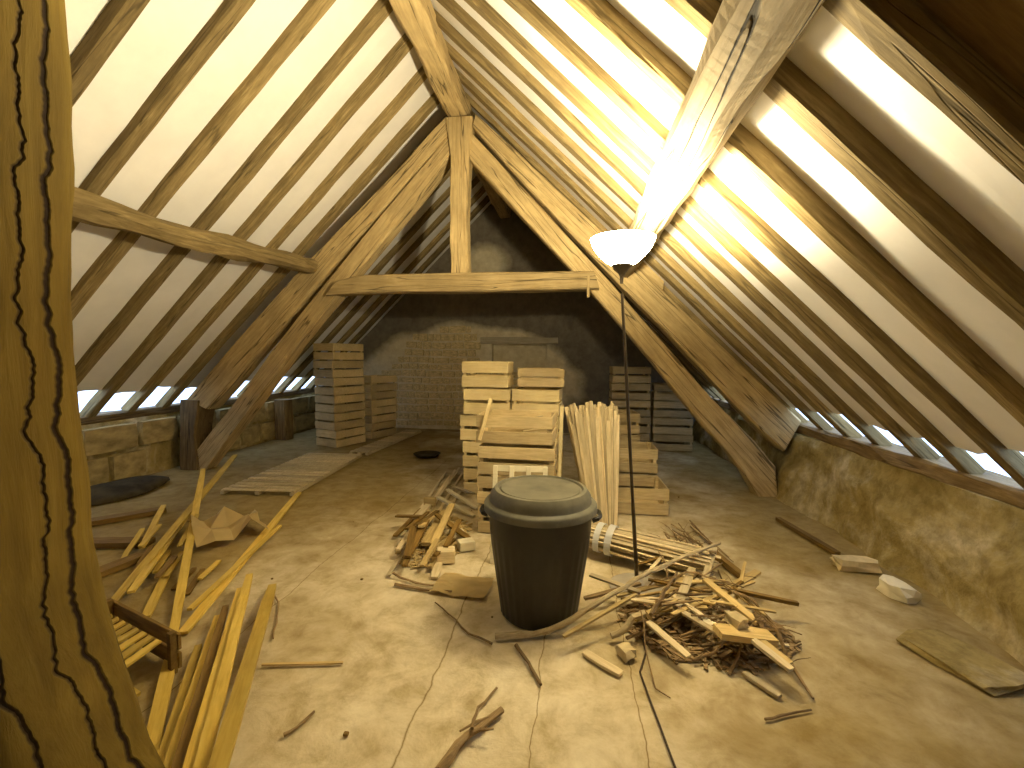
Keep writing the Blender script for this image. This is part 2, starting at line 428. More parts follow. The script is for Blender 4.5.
# roof: white lining boards between the rafters, rafters, all parts of the ceiling
ceil = empty('ceiling', (XR, 0, ZR), 0, 'structure')
def cpart(name, me, mw): return put(name, me, ceil, Matrix.Translation(-ceil.location) @ mw)
SPL, SPR = .465, .445
farL = [2.43-SPL*k for k in range(9, 0, -1)]+[2.43+SPL*k for k in range(15)]      # far lower edge of each left rafter
farR = [1.46-.43*k for k in range(7, 0, -1)]+[1.46, 1.89, 2.33, 2.80, 3.20, 3.58]+[3.58+.43*k for k in range(1, 13)]
def slope_pt(side, t, off, y):     # t: distance down the slope from the ridge line of the underside plane
    n, s = (nL, sL) if side < 0 else (nR, sR)
    return Vector((XR, y, ZR))+s*t+n*off
LEN_L = hypot(XR-XL, ZR-ZP); LEN_R = hypot(XRT-XR, ZR-ZP)
for side, fars, off, width, length in ((-1, farL, OFFL, .105, LEN_L), (1, farR, OFFR, .10, LEN_R)):
    n = nL if side < 0 else nR
    for i, yf in enumerate(fars):
        if yf > Y1-.02 or yf-width < Y0+.02: continue
        wj = width*rnd.uniform(.9, 1.12); off_ = off if side < 0 or yf < 2.5 else .055; dz = off_+.03
        p0 = slope_pt(side, .02, dz/2+rnd.uniform(0, .006), yf-wj/2); p1 = slope_pt(side, length+.06, dz/2, yf-wj/2+rnd.uniform(-.025, .025))
        me = mesh_of('rafter', hewn_bm((p1-p0).length, wj, dz, 26, .008, rnd.uniform(-.018, .018), rnd.random()*50+i, .10), M_RAFT)
        cpart('rafter', me, frame(p0, p1, n))
    edges = [Y0]+[f-width/2 for f in fars if Y0+.1 < f-width/2 < Y1-.1]+[Y1]
    for a, b in zip(edges, edges[1:]):
        gap = (.30 if side < 0 else .22)+rnd.uniform(-.05, .05)
        off_ = off if side < 0 or b < 2.4 else .055
        p0 = slope_pt(side, -.10, off_+.015, (a+b)/2); p1 = slope_pt(side, length+.0-gap, off_+.015, (a+b)/2)
        L = (p1-p0).length; bm = bmesh.new(); rows = []
        for k in range(9):
            x = (k/8-.5)*L; row = []
            for q in range(5):
                yy = (q/4-.5)*(b-a+.004); sag = -.012*(1-(q/2-1)**2)*(.5+noise.noise(Vector((k*.7, a*3, side))))
                ex = 0 if k < 8 else .05*noise.noise(Vector((q*.9, a*5, 3)))
                row.append((x+ex, yy, sag))
            rows.append(row)
        T = [[bm.verts.new((x, y, z+.010)) for x, y, z in r_] for r_ in rows]; B = [[bm.verts.new((x, y, z-.010)) for x, y, z in r_] for r_ in rows]
        for k in range(8):
            for q in range(4):
                bm.faces.new((T[k][q], T[k+1][q], T[k+1][q+1], T[k][q+1])); bm.faces.new((B[k][q], B[k][q+1], B[k+1][q+1], B[k+1][q]))
        for k in range(8):
            bm.faces.new((T[k][0], B[k][0], B[k+1][0], T[k+1][0])); bm.faces.new((T[k][4], T[k+1][4], B[k+1][4], B[k][4]))
        for q in range(4):
            bm.faces.new((T[0][q], T[0][q+1], B[0][q+1], B[0][q])); bm.faces.new((T[8][q], B[8][q], B[8][q+1], T[8][q+1]))
        cpart('lining_panel', mesh_of('lining_panel', bm, M_DKWD if side > 0 and b < 1.5 else M_LINING), frame(p0, p1, n))  # nearest right-hand panels take a darker colour than the white lining

# ------------------------------------------------------------------ carpentry
tag(timber('wall_plate', (XL-.13, Y0, .755), (XL-.13, Y1, .755), .24, .09, M_PLATE, segs=40, amp=.015, seed=4), 'long dark timber wall plate on the low left wall under the rafter feet', 'beam')
tag(timber('wall_plate', (XRT+.10, Y0, .745), (XRT+.10, Y1, .745), .25, .11, M_PLATE, segs=40, amp=.02, seed=9), 'long rough timber wall plate on top of the right wall under the rafters', 'beam')
tag(timber('ridge_beam', (-1.32, Y0, 4.34), (-1.34, Y1, 4.28), .23, .25, M_TRUSS, segs=40, amp=.025, seed=2), 'heavy timber ridge beam running along the peak of the roof', 'beam')
# purlins: left one slim and rounded, right one thick and gnarled
p0 = Vector((-3.30, .9, 2.46)); p1 = Vector((-3.12, 5.08, 2.54))
p0 = Vector((-3.36, .4, 2.40))
tag(timber('purlin', p0, p1, .17, .18, M_RAFT, upv=nL, segs=30, amp=.03, seed=6, cham=.3), 'slim rounded purlin crossing the left rafters from near post to left truss leg', 'beam')
def rp(x1, y, dd): # right purlin centre, from the point x1 where its upper edge meets the underside plane
    q = Vector((x1, y, ZP+(XRT-x1)*KR)); return q+sR*.11-nR*(.11+dd)
tag(timber('purlin', rp(.54, -.4, 0), rp(.56, 5.16, .0), .22, .22, M_PURLIN, upv=nR, segs=110, amp=.016, seed=8, cham=.2), 'thick gnarled wormy purlin coming down from the top right to the lamp', 'beam')

tr = empty('roof_truss', (-1.3, 5.1, 0))
tag(tr, 'heavy triangular oak roof truss with king post, collar and doubled legs', 'truss')
TY = 5.1
def tpart(name, U, Lw, y, d, seed, mat=M_TRUSS, n=16, amp=.012):
    o = slab_from(name, U, Lw, y, d, mat, None, amp, seed, n); mb = o.matrix_basis.copy(); o.parent = tr; o.matrix_basis = Matrix.Translation(-tr.location) @ mb; return o
tpart('principal_rafter', [(-1.46, 4.19), (-2.1, 3.57), (-3.22, 2.57), (-4.01, 1.79), (-4.86, .92)], [(-1.40, 4.00), (-1.86, 3.56), (-3.03, 2.36), (-3.66, 1.70), (-4.56, .78)], TY, .24, 1)
tpart('principal_rafter', [(-1.12, 4.20), (-1.0, 4.10), (.4, 2.78), (1.06, 2.13), (1.35, 1.85), (2.42, .84)], [(-1.15, 4.05), (-.5, 3.33), (.47, 2.32), (.94, 1.84), (1.42, 1.34), (1.97, .76), (2.26, .50)], TY, .24, 2)
tpart('inner_rafter', [(-1.44, 3.98), (-1.86, 3.54), (-3.03, 2.27), (-3.59, 1.63), (-4.20, .88), (-4.98, -.0)], [(-1.42, 3.76), (-1.70, 3.40), (-2.77, 2.23), (-3.32, 1.62), (-4.02, .75), (-4.64, .0)], TY+.01, .22, 3)
tpart('inner_rafter', [(-1.19, 4.03), (-.5, 3.29), (.47, 2.25), (.94, 1.70), (1.42, 1.16), (1.95, .62), (2.20, .32), (2.24, .0)], [(-1.18, 3.69), (.18, 2.23), (.79, 1.54), (1.43, .76), (1.75, .40), (1.92, .18), (2.02, .0)], TY+.01, .22, 4)
tpart('king_post', [(-1.19, 2.43), (-1.21, 3.0), (-1.19, 3.6), (-1.15, 4.16)], [(-1.40, 2.43), (-1.41, 3.0), (-1.40, 3.7), (-1.46, 4.16)], TY-.03, .20, 5)
tpart('collar_beam', [(-2.78, 2.36), (-2.4, 2.43), (-1.18, 2.44), (.22, 2.43)], [(-2.92, 2.19), (-2.26, 2.22), (-1.17, 2.22), (.28, 2.23)], TY-.06, .20, 6)
tpart('cleat', [(.60, 2.73), (.74, 2.69), (.98, 2.40)], [(.64, 2.52), (.78, 2.38), (.96, 2.22)], TY+.02, .16, 7, n=6, amp=.006)
tpart('peg', [(.145, 2.38), (.145, 2.14)], [(.175, 2.38), (.175, 2.14)], TY-.09, .03, 8, n=3, amp=.002)
# short post under the left leg where it meets the wall
tpart('wall_stub', [(-4.94, .9), (-4.96, .45), (-4.98, 0)], [(-4.66, .9), (-4.74, .45), (-4.72, 0)], TY-.02, .3, 9, M_PLATE, 8)
o = timber('short_post', (-5.0, 7.25, 0), (-5.0, 7.25, .70), .24, .22, M_PLATE, segs=8, amp=.01, upv=(0, 1, 0)); tag(o, 'short dark upright timber against the left wall beside the tall crate stack', 'post')

# near post: big old upright under the ridge, with a flared foot
def post():
    st = [(-.005, -1.74, -.90, .62), (.12, -1.73, -.98, .70), (.30, -1.72, -1.07, .75), (.50, -1.70, -1.14, .78), (.72, -1.69, -1.215, .80), (.95, -1.68, -1.262, .80), (1.3, -1.68, -1.272, .80), (1.8, -1.67, -1.275, .80), (2.2, -1.67, -1.258, .80), (2.8, -1.66, -1.25, .80), (3.5, -1.64, -1.22, .80), (4.19, -1.62, -1.2, .80)]
    bm = bmesh.new(); rows = []; n = 22
    zs = [4.195*i/70 for i in range(71)]
    def at(z):
        for a, b in zip(st, st[1:]):
            if z <= b[0]+1e-6:
                t = max(0, (z-a[0])/(b[0]-a[0])); return [a[k]+(b[k]-a[k])*t for k in range(1, 4)]
        return st[-1][1:]
    for z in zs:
        xl_, xr_, _ = at(z); row = []; cx, hw = (xl_+xr_)/2, (xr_-xl_)/2; hd = .19
        for k in range(n):
            an = 2*pi*k/n; c, s = cos(an), sin(an); e = .38
            x = cx+hw*math.copysign(abs(c)**e, c); y = 1.0+hd*math.copysign(abs(s)**e, s)
            nn = noise.noise(Vector((c*1.4, s*1.4, z*1.6)))+.5*noise.noise(Vector((c*4, s*4, z*5)))
            row.append(bm.verts.new((x+1.45-.17+c*nn*.012, y-1.0+s*nn*.02, z)))
        rows.append(row)
    for a, b in zip(rows, rows[1:]):
        for k in range(n): bm.faces.new((a[k], a[(k+1) % n], b[(k+1) % n], b[k]))
    bm.faces.new(rows[0]); bm.faces.new(rows[-1])
    rot = Matrix.Rotation(R(90), 4, 'Y')   # so the grain (local X) runs up the post
    bmesh.ops.transform(bm, matrix=rot, verts=bm.verts)
    o = put('wooden_post', mesh_of('wooden_post', bm, M_POST, True), None, Matrix.Translation((-1.45, 1.0, 0)) @ rot.inverted())
    return tag(o, 'massive old cracked wooden post with a flared foot, nearest thing at left', 'post')
def add_fissures():
    nt = M_POST.node_tree; b = nt.nodes['Principled BSDF']; src = b.inputs['Base Color'].links[0].from_socket; bn = b.inputs['Normal'].links[0].from_node; hs = bn.inputs['Height'].links[0].from_socket
    tc = nt.nodes.new('ShaderNodeTexCoord'); sx = nt.nodes.new('ShaderNodeSeparateXYZ'); nt.links.new(tc.outputs['Object'], sx.inputs[0])
    cb = nt.nodes.new('ShaderNodeCombineXYZ'); nt.links.new(sx.outputs[0], cb.inputs[0])
    n1 = noise_n(nt, cb.outputs[0], 2.2, 5, .6)
    def mth(op, a, bb, c=0.0):
        q = nt.nodes.new('ShaderNodeMath'); q.operation = op
        for i, v in enumerate((a, bb, c)):
            if isinstance(v, (int, float)): q.inputs[i].default_value = v
            else: nt.links.new(v, q.inputs[i])
        return q.outputs[0]
    col = src; h = hs
    for c, wd, amp in ((.085, .010, .20), (.02, .006, .26), (-.10, .008, .2)):
        d = mth('ABSOLUTE', mth('MULTIPLY_ADD', n1, amp, mth('SUBTRACT', sx.outputs[1], c+amp*.5)), 0)
        k = ramp(nt, d, [(wd*.35, (.10, .06, .03)), (wd, (1, 1, 1))])
        col = mixc(nt, 1.0, col, k, 'MULTIPLY'); h = mth('MULTIPLY_ADD', k, 1.5, h)
    nt.links.new(col, b.inputs['Base Color']); nt.links.new(h, bn.inputs['Height'])
add_fissures()
post()

# ------------------------------------------------------------------ lamp
def lamp():
    bx, by = .44, 2.92; root = empty('floor_lamp', (bx, by, 0))
    tag(root, 'lit floor lamp with a white glass bowl on a thin bronze pole', 'lamp')
    top = Vector((.278-bx, -.20, 1.995))
    put('base', mesh_of('base', lathe_bm([(0, 0), (.17, 0), (.175, .012), (.16, .022), (.05, .034), (.025, .06), (0, .062)], 40), plain('pewter_base', (.45, .40, .30), .5, .4, 8, .1, 0, .2), True), root)
    pts = [Vector((0, 0, .05)).lerp(top, t)-Vector((0, 0, .07*t)) for t in (0, .25, .3, .5, .75, .97)]
    put('pole', mesh_of('pole', tube_bm(pts, [.013, .012, .010, .010, .009, .009], 10), M_POLE, True), root)
    ax = top.normalized(); rotm = Matrix.Translation(top)
    put('holder', mesh_of('holder', lathe_bm([(.009, -.07), (.012, -.03), (.026, 0), (.062, .035), (.058, .038), (0, .02)], 32), M_POLE, True), root, rotm)
    m, nt, b = newmat('lit_opal_glass'); b.inputs['Base Color'].default_value = (.95, .93, .88, 1)
    b.inputs['Emission Color'].default_value = (*LAMP_COL, 1); b.inputs['Emission Strength'].default_value = BOWL_EMIT; b.inputs['Roughness'].default_value = .3
    b.inputs['Emission Color'].default_value = (1, .86, .55, 1)
    prof = [(.045, .028), (.085, .05), (.13, .09), (.165, .135), (.183, .18), (.186, .187), (.180, .187), (.160, .140), (.125, .096), (.082, .058), (.04, .036)]
    put('glass_bowl', mesh_of('glass_bowl', lathe_bm(prof, 56), m, True), root, rotm)
    me, ne, be = newmat('lit_bulb'); be.inputs['Emission Color'].default_value = (*LAMP_COL, 1); be.inputs['Emission Strength'].default_value = 60
    bb = lathe_bm([(0, .03), (.012, .035), (.016, .07), (.030, .10), (.030, .12), (.018, .14), (0, .147)], 20)
    put('bulb', mesh_of('bulb', bb, me, True), root, rotm)
    ld = bpy.data.lights.new('bulb_light', 'POINT'); ld.energy = LAMP_W; ld.color = LAMP_COL; ld.shadow_soft_size = .05
    l = put('bulb_light', ld, root); l.location = rotm @ Vector((0, 0, .19))
    # cord: hangs along the lower pole and wanders over the floor towards the viewer
    px_ = [(640, 588, .012), (644, 610, .01), (641, 632, .01), (646, 652, .01), (640, 672, .008), (650, 700, .008), (660, 726, .008), (668, 748, .008), (680, 780, .008), (700, 850, .008)]
    cp = [survey(x, y, z)-Vector((bx, by, 0)) for x, y, z in px_]; cp[0] = Vector((.02, -.15, .03))
    put('cord', mesh_of('cord', tube_bm(cp, .0045, 6), M_CORD, True), root)
lamp()

# ------------------------------------------------------------------ bin
def rubbish_bin():
    root = empty('rubbish_bin', (-.17, 2.57, 0)); tag(root, 'large dark round plastic rubbish bin with a stepped lid in mid floor', 'bin')
    nn = 128
    def rip(k, i): return 1+(.012 if (k//2) % 2 else 0)*(1 if 2 <= i <= 9 else 0)
    prof = [(0, .004), (.215, .004), (.225, .02)]+[(.225+.066*t/7, .03+.46*t/7) for t in range(8)]+[(.292, .50), (.296, .60), (.302, .62), (.302, .635), (.285, .635), (.28, .60), (.21, .03), (0, .02)]
    put('body', mesh_of('body', lathe_bm(prof, nn, rip), M_BIN, True), root)
    lp = [(0, .738), (.228, .738), (.234, .730), (.240, .730), (.247, .742), (.266, .740), (.290, .706), (.292, .680), (.296, .672), (.318, .664), (.326, .654), (.328, .622), (.320, .622), (.312, .640), (.26, .668), (0, .70)]
    put('lid', mesh_of('lid', lathe_bm(lp, 72), M_BINLID, True), root)
    for s in (-1, 1):
        hp = [(s*.296, -.075, .585), (s*.325, -.07, .595), (s*.340, -.035, .597), (s*.342, 0, .597), (s*.340, .035, .597), (s*.325, .07, .595), (s*.296, .075, .585)]
        put('handle', mesh_of('handle', tube_bm(hp, .014, 8), M_BIN, True), root)
rubbish_bin()

# ------------------------------------------------------------------ crates
def crate_kit(L, W, H, mat, k=.41):
    bh = H*k
    return dict(dim=(L, W, H), bh=bh, long=mesh_of('side_board', box_bm(L, .012, bh, .0015), mat), short=mesh_of('end_board', box_bm(.012, W-.024, bh, .0015), mat),
                post=mesh_of('corner_post', box_bm(.032, .032, H-.02, .002), mat), bot=mesh_of('bottom_slat', box_bm((L-.03), (W-.03)/4-.012, .010, .001), mat))
def crate(kit, loc, rz, label, group=None, tilt=(0, 0), open_top=None):
    L, W, H = kit['dim']; bh = kit['bh']
    r_ = empty('wooden_crate', loc, rz); r_.rotation_euler = (tilt[0], tilt[1], rz); tag(r_, label, 'crate', group)
    def P(name, me, x, y, z, a=0):
        o = put(name, me, r_); o.location = (x, y, z); o.rotation_euler = (0, a, 0)
    j = lambda: rnd.uniform(-.002, .002)
    for z in (bh/2+.004, H-bh/2-.004):
        P('side_board', kit['long'], 0, -W/2+.006+j(), z+j(), rnd.uniform(-.006, .006)); P('side_board', kit['long'], 0, W/2-.006+j(), z+j(), rnd.uniform(-.006, .006))
        P('end_board', kit['short'], -L/2+.006, 0, z+j()); P('end_board', kit['short'], L/2-.006, 0, z+j())
    for sx in (-1, 1):
        for sy in (-1, 1): P('corner_post', kit['post'], sx*(L/2-.029), sy*(W/2-.029), H/2)
    for k in range(4): P('bottom_slat', kit['bot'], 0, (k-1.5)*(W-.03)/4, .008)
    return r_
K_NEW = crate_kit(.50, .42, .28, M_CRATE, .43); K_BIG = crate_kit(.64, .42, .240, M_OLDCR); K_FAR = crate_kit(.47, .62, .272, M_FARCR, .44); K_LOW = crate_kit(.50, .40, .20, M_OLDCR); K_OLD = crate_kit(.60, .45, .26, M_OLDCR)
ordn = ['bottom', 'second', 'third', 'fourth', 'fifth', 'top']
def stack(kit, x, y, n, rz, where, group, jx=.012, gap=.008, lab='pale slatted wooden crate', z0=.004, jr=.03, last=(0, 0)):
    for k in range(n):
        pos = 'topmost' if k == n-1 else (ordn[k]+(' from the floor' if k else ''))
        crate(kit, (x+rnd.uniform(-jx, jx), y+rnd.uniform(-jx, jx), z0+k*(kit['dim'][2]+gap)), rz+rnd.uniform(-jr, jr), f'{lab}, {pos} in {where}', group)
# tall stack at far left, seen on its corner
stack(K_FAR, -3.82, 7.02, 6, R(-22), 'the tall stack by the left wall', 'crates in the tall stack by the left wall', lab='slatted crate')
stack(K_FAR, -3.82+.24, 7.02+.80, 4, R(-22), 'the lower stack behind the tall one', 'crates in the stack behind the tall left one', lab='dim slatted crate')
# middle
stack(K_NEW, -.93, 4.92, 5, R(3), 'left column of mid-floor crates', 'crates in the left column of the middle pile', z0=.004, jr=.09, jx=.02)
stack(K_NEW, -.36, 4.92, 4, R(-4), 'right column of mid-floor crates', 'crates in the right column of the middle pile', gap=.008, jr=.07, jx=.015)
crate(K_LOW, (-.35, 5.0, 1.165), R(6), 'weathered open crate lying askew on the right column of mid-floor crates')
stack(K_BIG, -.45, 3.85, 3, R(-1.5), 'the front column just behind the bin', 'weathered crates just behind the bin', lab='wide weathered crate', gap=.012)
bc = crate(K_BIG, (-.46, 3.87, .764), R(-3), 'wide battered crate full of slat scraps, topmost just behind the bin', None)
# broken bits in the top crate
for i in range(9):
    a = Vector((-.46+rnd.uniform(-.24, .05), 3.87+rnd.uniform(-.13, .13), .80+.018*i)); an = rnd.uniform(-.5, .5); L = rnd.uniform(.2, .26)
    b_ = a+Vector((cos(an)*L, sin(an)*L*.5, rnd.uniform(0, .05)))
    tag(put('wood_scrap', mesh_of('wood_scrap', box_bm((b_-a).length, .03, .006), M_GREY), None, frame(a, b_)), 'thin slat scrap lying in the topmost battered crate', 'scrap', 'slat scraps in the top crate')
for nm, p, q, lab in (('lath', (-.10, 3.615, .01), (-.075, 3.622, 1.10), 'thin pale lath standing upright at right side of front crates'), ('lath', (-.75, 3.625, .80), (-.66, 3.640, 1.14), 'short pale slat leaning at left corner of the battered top crate')):
    tag(put(nm, mesh_of(nm, box_bm((Vector(q)-Vector(p)).length, .028, .012), M_CRATE), None, frame(p, q, (0, 1, 0))), lab, 'lath')
# shaded stacks at the far right
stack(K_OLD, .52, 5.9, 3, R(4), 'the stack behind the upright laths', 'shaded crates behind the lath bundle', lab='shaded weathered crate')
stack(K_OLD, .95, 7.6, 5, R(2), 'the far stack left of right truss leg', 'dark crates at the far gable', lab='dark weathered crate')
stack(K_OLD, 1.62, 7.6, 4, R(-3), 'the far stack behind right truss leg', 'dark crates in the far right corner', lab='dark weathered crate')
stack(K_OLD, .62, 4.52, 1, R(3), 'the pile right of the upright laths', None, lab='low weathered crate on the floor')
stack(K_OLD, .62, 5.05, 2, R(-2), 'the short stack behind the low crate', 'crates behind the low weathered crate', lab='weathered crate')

# pale slatted crate standing on its end between bin and front crates
def pale():
    r_ = empty('slatted_tray', (-.36, 3.12, .0), R(2)); r_.rotation_euler = (R(-12), 0, R(3)); tag(r_, 'pale slatted tray standing on end between the bin and the crates', 'tray')
    Wt, Ht = .40, .70
    for x in (-.185, -.062, .062, .185): o = put('upright_slat', mesh_of('upright_slat', box_bm(.034, .014, Ht, .002), M_PALE), r_); o.location = (x, 0, Ht/2)
    for z in (.03, .35, Ht-.02): o = put('cross_slat', mesh_of('cross_slat', box_bm(Wt, .016, .045, .002), M_PALE), r_); o.location = (0, .015, z)
pale()

# ------------------------------------------------------------------ height field for lying things
HG = {}; HS = .02
def hq(x, y): return HG.get((int(math.floor(x/HS)), int(math.floor(y/HS))), 0.0)
def lay(a, b, wdt, thk, pad=0.002):
    """rest a straight piece from a to b (plan points) on the floor and whatever already lies there; returns end points"""
    a, b = Vector((a[0], a[1])), Vector((b[0], b[1])); L = (b-a).length; n = max(4, int(L/.025)); d = (b-a)/L; pr = Vector((-d.y, d.x))
    hs = []
    for i in range(n+1):
        p = a+(b-a)*(i/n); hs.append(max(hq(*(p+pr*o)) for o in (-wdt/2, 0, wdt/2)))
    best = None                      # highest supporting line through two contacts on either side of the middle
    ts = [i/n-.5 for i in range(n+1)]
    for i in range(n+1):
        if ts[i] > 0: break
        for j in range(n, -1, -1):
            if ts[j] <= 0 or j <= i: break
            s = (hs[j]-hs[i])/(ts[j]-ts[i]); m_ = hs[i]-s*ts[i]
            if best is None or m_ > best[0]: best = (m_, s)
    m_, s = best; s = max(-.16*L, min(.16*L, s))
    m_ = max(m_, 0)
    # never below anything
    lift = max(0, max(h-(m_+s*t) for h, t in zip(hs, ts)))*.6
    m_ = min(m_+lift, .12)+pad+.006
    for i in range(n+1):
        p = a+(b-a)*(i/n); z = m_+s*ts[i]+thk
        for o in (-wdt/2, -wdt/4, 0, wdt/4, wdt/2):
            q = p+pr*o; k = (int(math.floor(q.x/HS)), int(math.floor(q.y/HS)))
            if z > HG.get(k, 0): HG[k] = z
    za, zb = m_-s/2+thk/2, m_+s/2+thk/2
    return Vector((a.x, a.y, max(za, thk/2+.004))), Vector((b.x, b.y, max(zb, thk/2+.004)))
def splint_bm(L, w, t, seed):
    """riven lath: slightly bowed, ends split to uneven points"""
    bm = bmesh.new(); rows = []; n = 6
    for i in range(n+1):
        u = i/n; x = (u-.5)*L; k = 1-.35*(abs(u-.5)*2)**6*(.5+.5*noise.noise(Vector((seed, i, 0)))); oy = .12*w*noise.noise(Vector((seed*1.7, u*2, 3)))
        rows.append([bm.verts.new((x, oy+sy*w/2*k, sz*t/2)) for sy, sz in ((-1, -1), (1, -1), (1, 1), (-1, 1))])
    for r1, r2 in zip(rows, rows[1:]):
        for k in range(4): bm.faces.new((r1[k], r1[(k+1) % 4], r2[(k+1) % 4], r2[k]))
    bm.faces.new(rows[0]); bm.faces.new(rows[-1]); return bm
seedc = [0]
def lath(a, b, w=.035, t=.012, mat=M_LATH, label=None, group=None, name='lath', cat='lath', px=True, upv=(0, 0, 1), parent=None):
    seedc[0] += 1
    if px: a, b = survey(*a), survey(*b)
    A, B = lay(a, b, w, t)
    o = put(name, mesh_of(name, splint_bm((B-A).length, w, t, seedc[0]*.37), mat), parent, frame(A, B, upv))
    if label: tag(o, label, cat, group)
    return o
def branch(pix, r0, r1, mat=M_BARK, label=None, group=None, name='branch', cat='branch', px=True, zs=None, twigs=0, stiff=False):
    P = [survey(*p) if px else Vector(p) for p in pix]; seedc[0] += 1; sd = seedc[0]
    for q_ in P: q_.z = 0
    n = len(P); fine = []; rad = []
    ds = [0]
    for a, b in zip(P, P[1:]): ds.append(ds[-1]+(b-a).length)
    N = max(6, int(ds[-1]/.07))
    for i in range(N+1):
        q = ds[-1]*i/N; j = 0
        while j < n-2 and ds[j+1] < q: j += 1
        t = (q-ds[j])/(ds[j+1]-ds[j]); p = P[j].lerp(P[j+1], t); u = i/N
        amp = .006+.012*(ds[-1] > .4)
        p.x += amp*noise.noise(Vector((i*.6, sd, 1))); p.y += amp*noise.noise(Vector((i*.6, sd, 5)))
        fine.append(p); rad.append(r0+(r1-r0)*u)
    hh = [max(hq(p.x+dx, p.y+dy) for dx in (-.02, 0, .02) for dy in (-.02, 0, .02)) for p in fine]
    zz = [max(h-.10*abs(i-k) for k, h in enumerate(hh)) for i in range(N+1)]
    zz = [max(h, sum(zz[max(0, i-2):i+3])/len(zz[max(0, i-2):i+3])) for i, h in enumerate(hh)]
    zz = [min(z_, .15) for z_ in zz]
    if stiff: zz = [.185*min(1, max(0, (i/N-.12)/.35)) for i in range(N+1)]
    for p, z_, rr in zip(fine, zz, rad): p.z = z_+rr*1.15+.005
    for a_, b_, rr in zip(fine, fine[1:], rad):
        for k in range(5):
            q = a_.lerp(b_, k/5); key = (int(math.floor(q.x/HS)), int(math.floor(q.y/HS)))
            if q.z+rr > HG.get(key, 0): HG[key] = q.z+rr
    O = fine[0].lerp(fine[-1], .5); M = frame(fine[0], fine[-1]); Mi = M.inverted()
    bm = tube_bm([Mi @ p for p in fine], rad, 7, sd, .5)
    for k in range(twigs):
        i = rnd.randrange(1, N); p = fine[i]; an = rnd.uniform(0, 2*pi); l = rnd.uniform(.06, .16)
        q = p+Vector((cos(an)*l, sin(an)*l, rnd.uniform(0, .04))); mid = p.lerp(q, .5)+Vector((0, 0, .01))
        tube_bm([Mi @ p, Mi @ mid, Mi @ q], [r1*.7, r1*.5, r1*.3], 5, k, .3, bm)
    o = put(name, mesh_of(name, bm, mat, True), None, M)
    if label: tag(o, label, cat, group)
    return o

# ------------------------------------------------------------------ heap to the right of the bin
HEAP = 'loose sticks heaped right of the bin'
# bundle of laths tied with white bands
def bundle(name, A, B, rad, n, wl_, tl, mat, label, ties=(), splay0=1.0, splay1=1.5, zc=None):
    root = empty(name, (A[0], A[1], 0)); tag(root, label, 'bundle'); A, B = Vector(A), Vector(B); O = Vector((A.x, A.y, 0))
    M = frame(A, B); ex, ey, ez = [Vector((M[0][k], M[1][k], M[2][k])) for k in range(3)]
    L = (B-A).length
    for i in range(n):
        rr = rad*math.sqrt((i+.5)/n); an = i*2.39996
        o1 = ey*cos(an)*rr+ez*sin(an)*rr*.8
        e0, e1 = rnd.uniform(-.06, .02)*L, rnd.uniform(-.10, .10)*L
        a = A+o1*splay0+ex*e0; b = B+o1*splay1+ex*e1+ey*rnd.uniform(-.02, .02)+ez*rnd.uniform(-.01, .01)
        a.z = max(a.z, .012); b.z = max(b.z, .012)
        put('lath', mesh_of('lath', splint_bm((b-a).length, wl_*rnd.uniform(.6, 1.2), tl, i*.77), mat), root, Matrix.Translation(-O) @ frame(a, b, (Vector((rnd.uniform(-.5, .5), -1, 0)) if (b-a).z > .4 else ey*rnd.uniform(-1, 1)+ez)))
    for t, wd in ties:
        c = A.lerp(B, t); k = splay0+(splay1-splay0)*t; pts = []
        bm = bmesh.new(); ring = []
        for q in range(28):
            an = 2*pi*q/28; p = c+ey*cos(an)*(rad*k+.012)+ez*sin(an)*(rad*k*.8+.012); p.z = max(p.z, .006)
            ring.append([bm.verts.new(p-O+ex*s) for s in (-wd/2, wd/2)])
        for q in range(28):
            a_, b_ = ring[q], ring[(q+1) % 28]; bm.faces.new((a_[0], b_[0], b_[1], a_[1]))
        r_ = bmesh.ops.solidify(bm, geom=bm.faces[:], thickness=.002)
        put('tie_band', mesh_of('tie_band', bm, M_TIE), root)
    return root
bundle('lath_bundle', (.10, 3.42, .15), (.92, 3.12, .09), .13, 52, .022, .008, M_GREY, 'long bundle of grey laths on the floor tied with two white bands', ((.16, .045), (.26, .05)), .85, 1.15)
# upright bundle of riven laths leaning on the crates
bundle('lath_sheaf', (.29, 3.98, .02), (.20, 4.20, .97), .19, 300, .038, .008, M_GREY, 'upright sheaf of riven pale laths leaning beside the mid-floor crates', (), .62, 1.25)
for (x, y) in [(.1+.04*i, 3.42-.014*i) for i in range(22)]:
    for dx in range(-7, 8):
        k = (int(math.floor((x)/HS)), int(math.floor((y+dx*.02)/HS))); HG[k] = .24

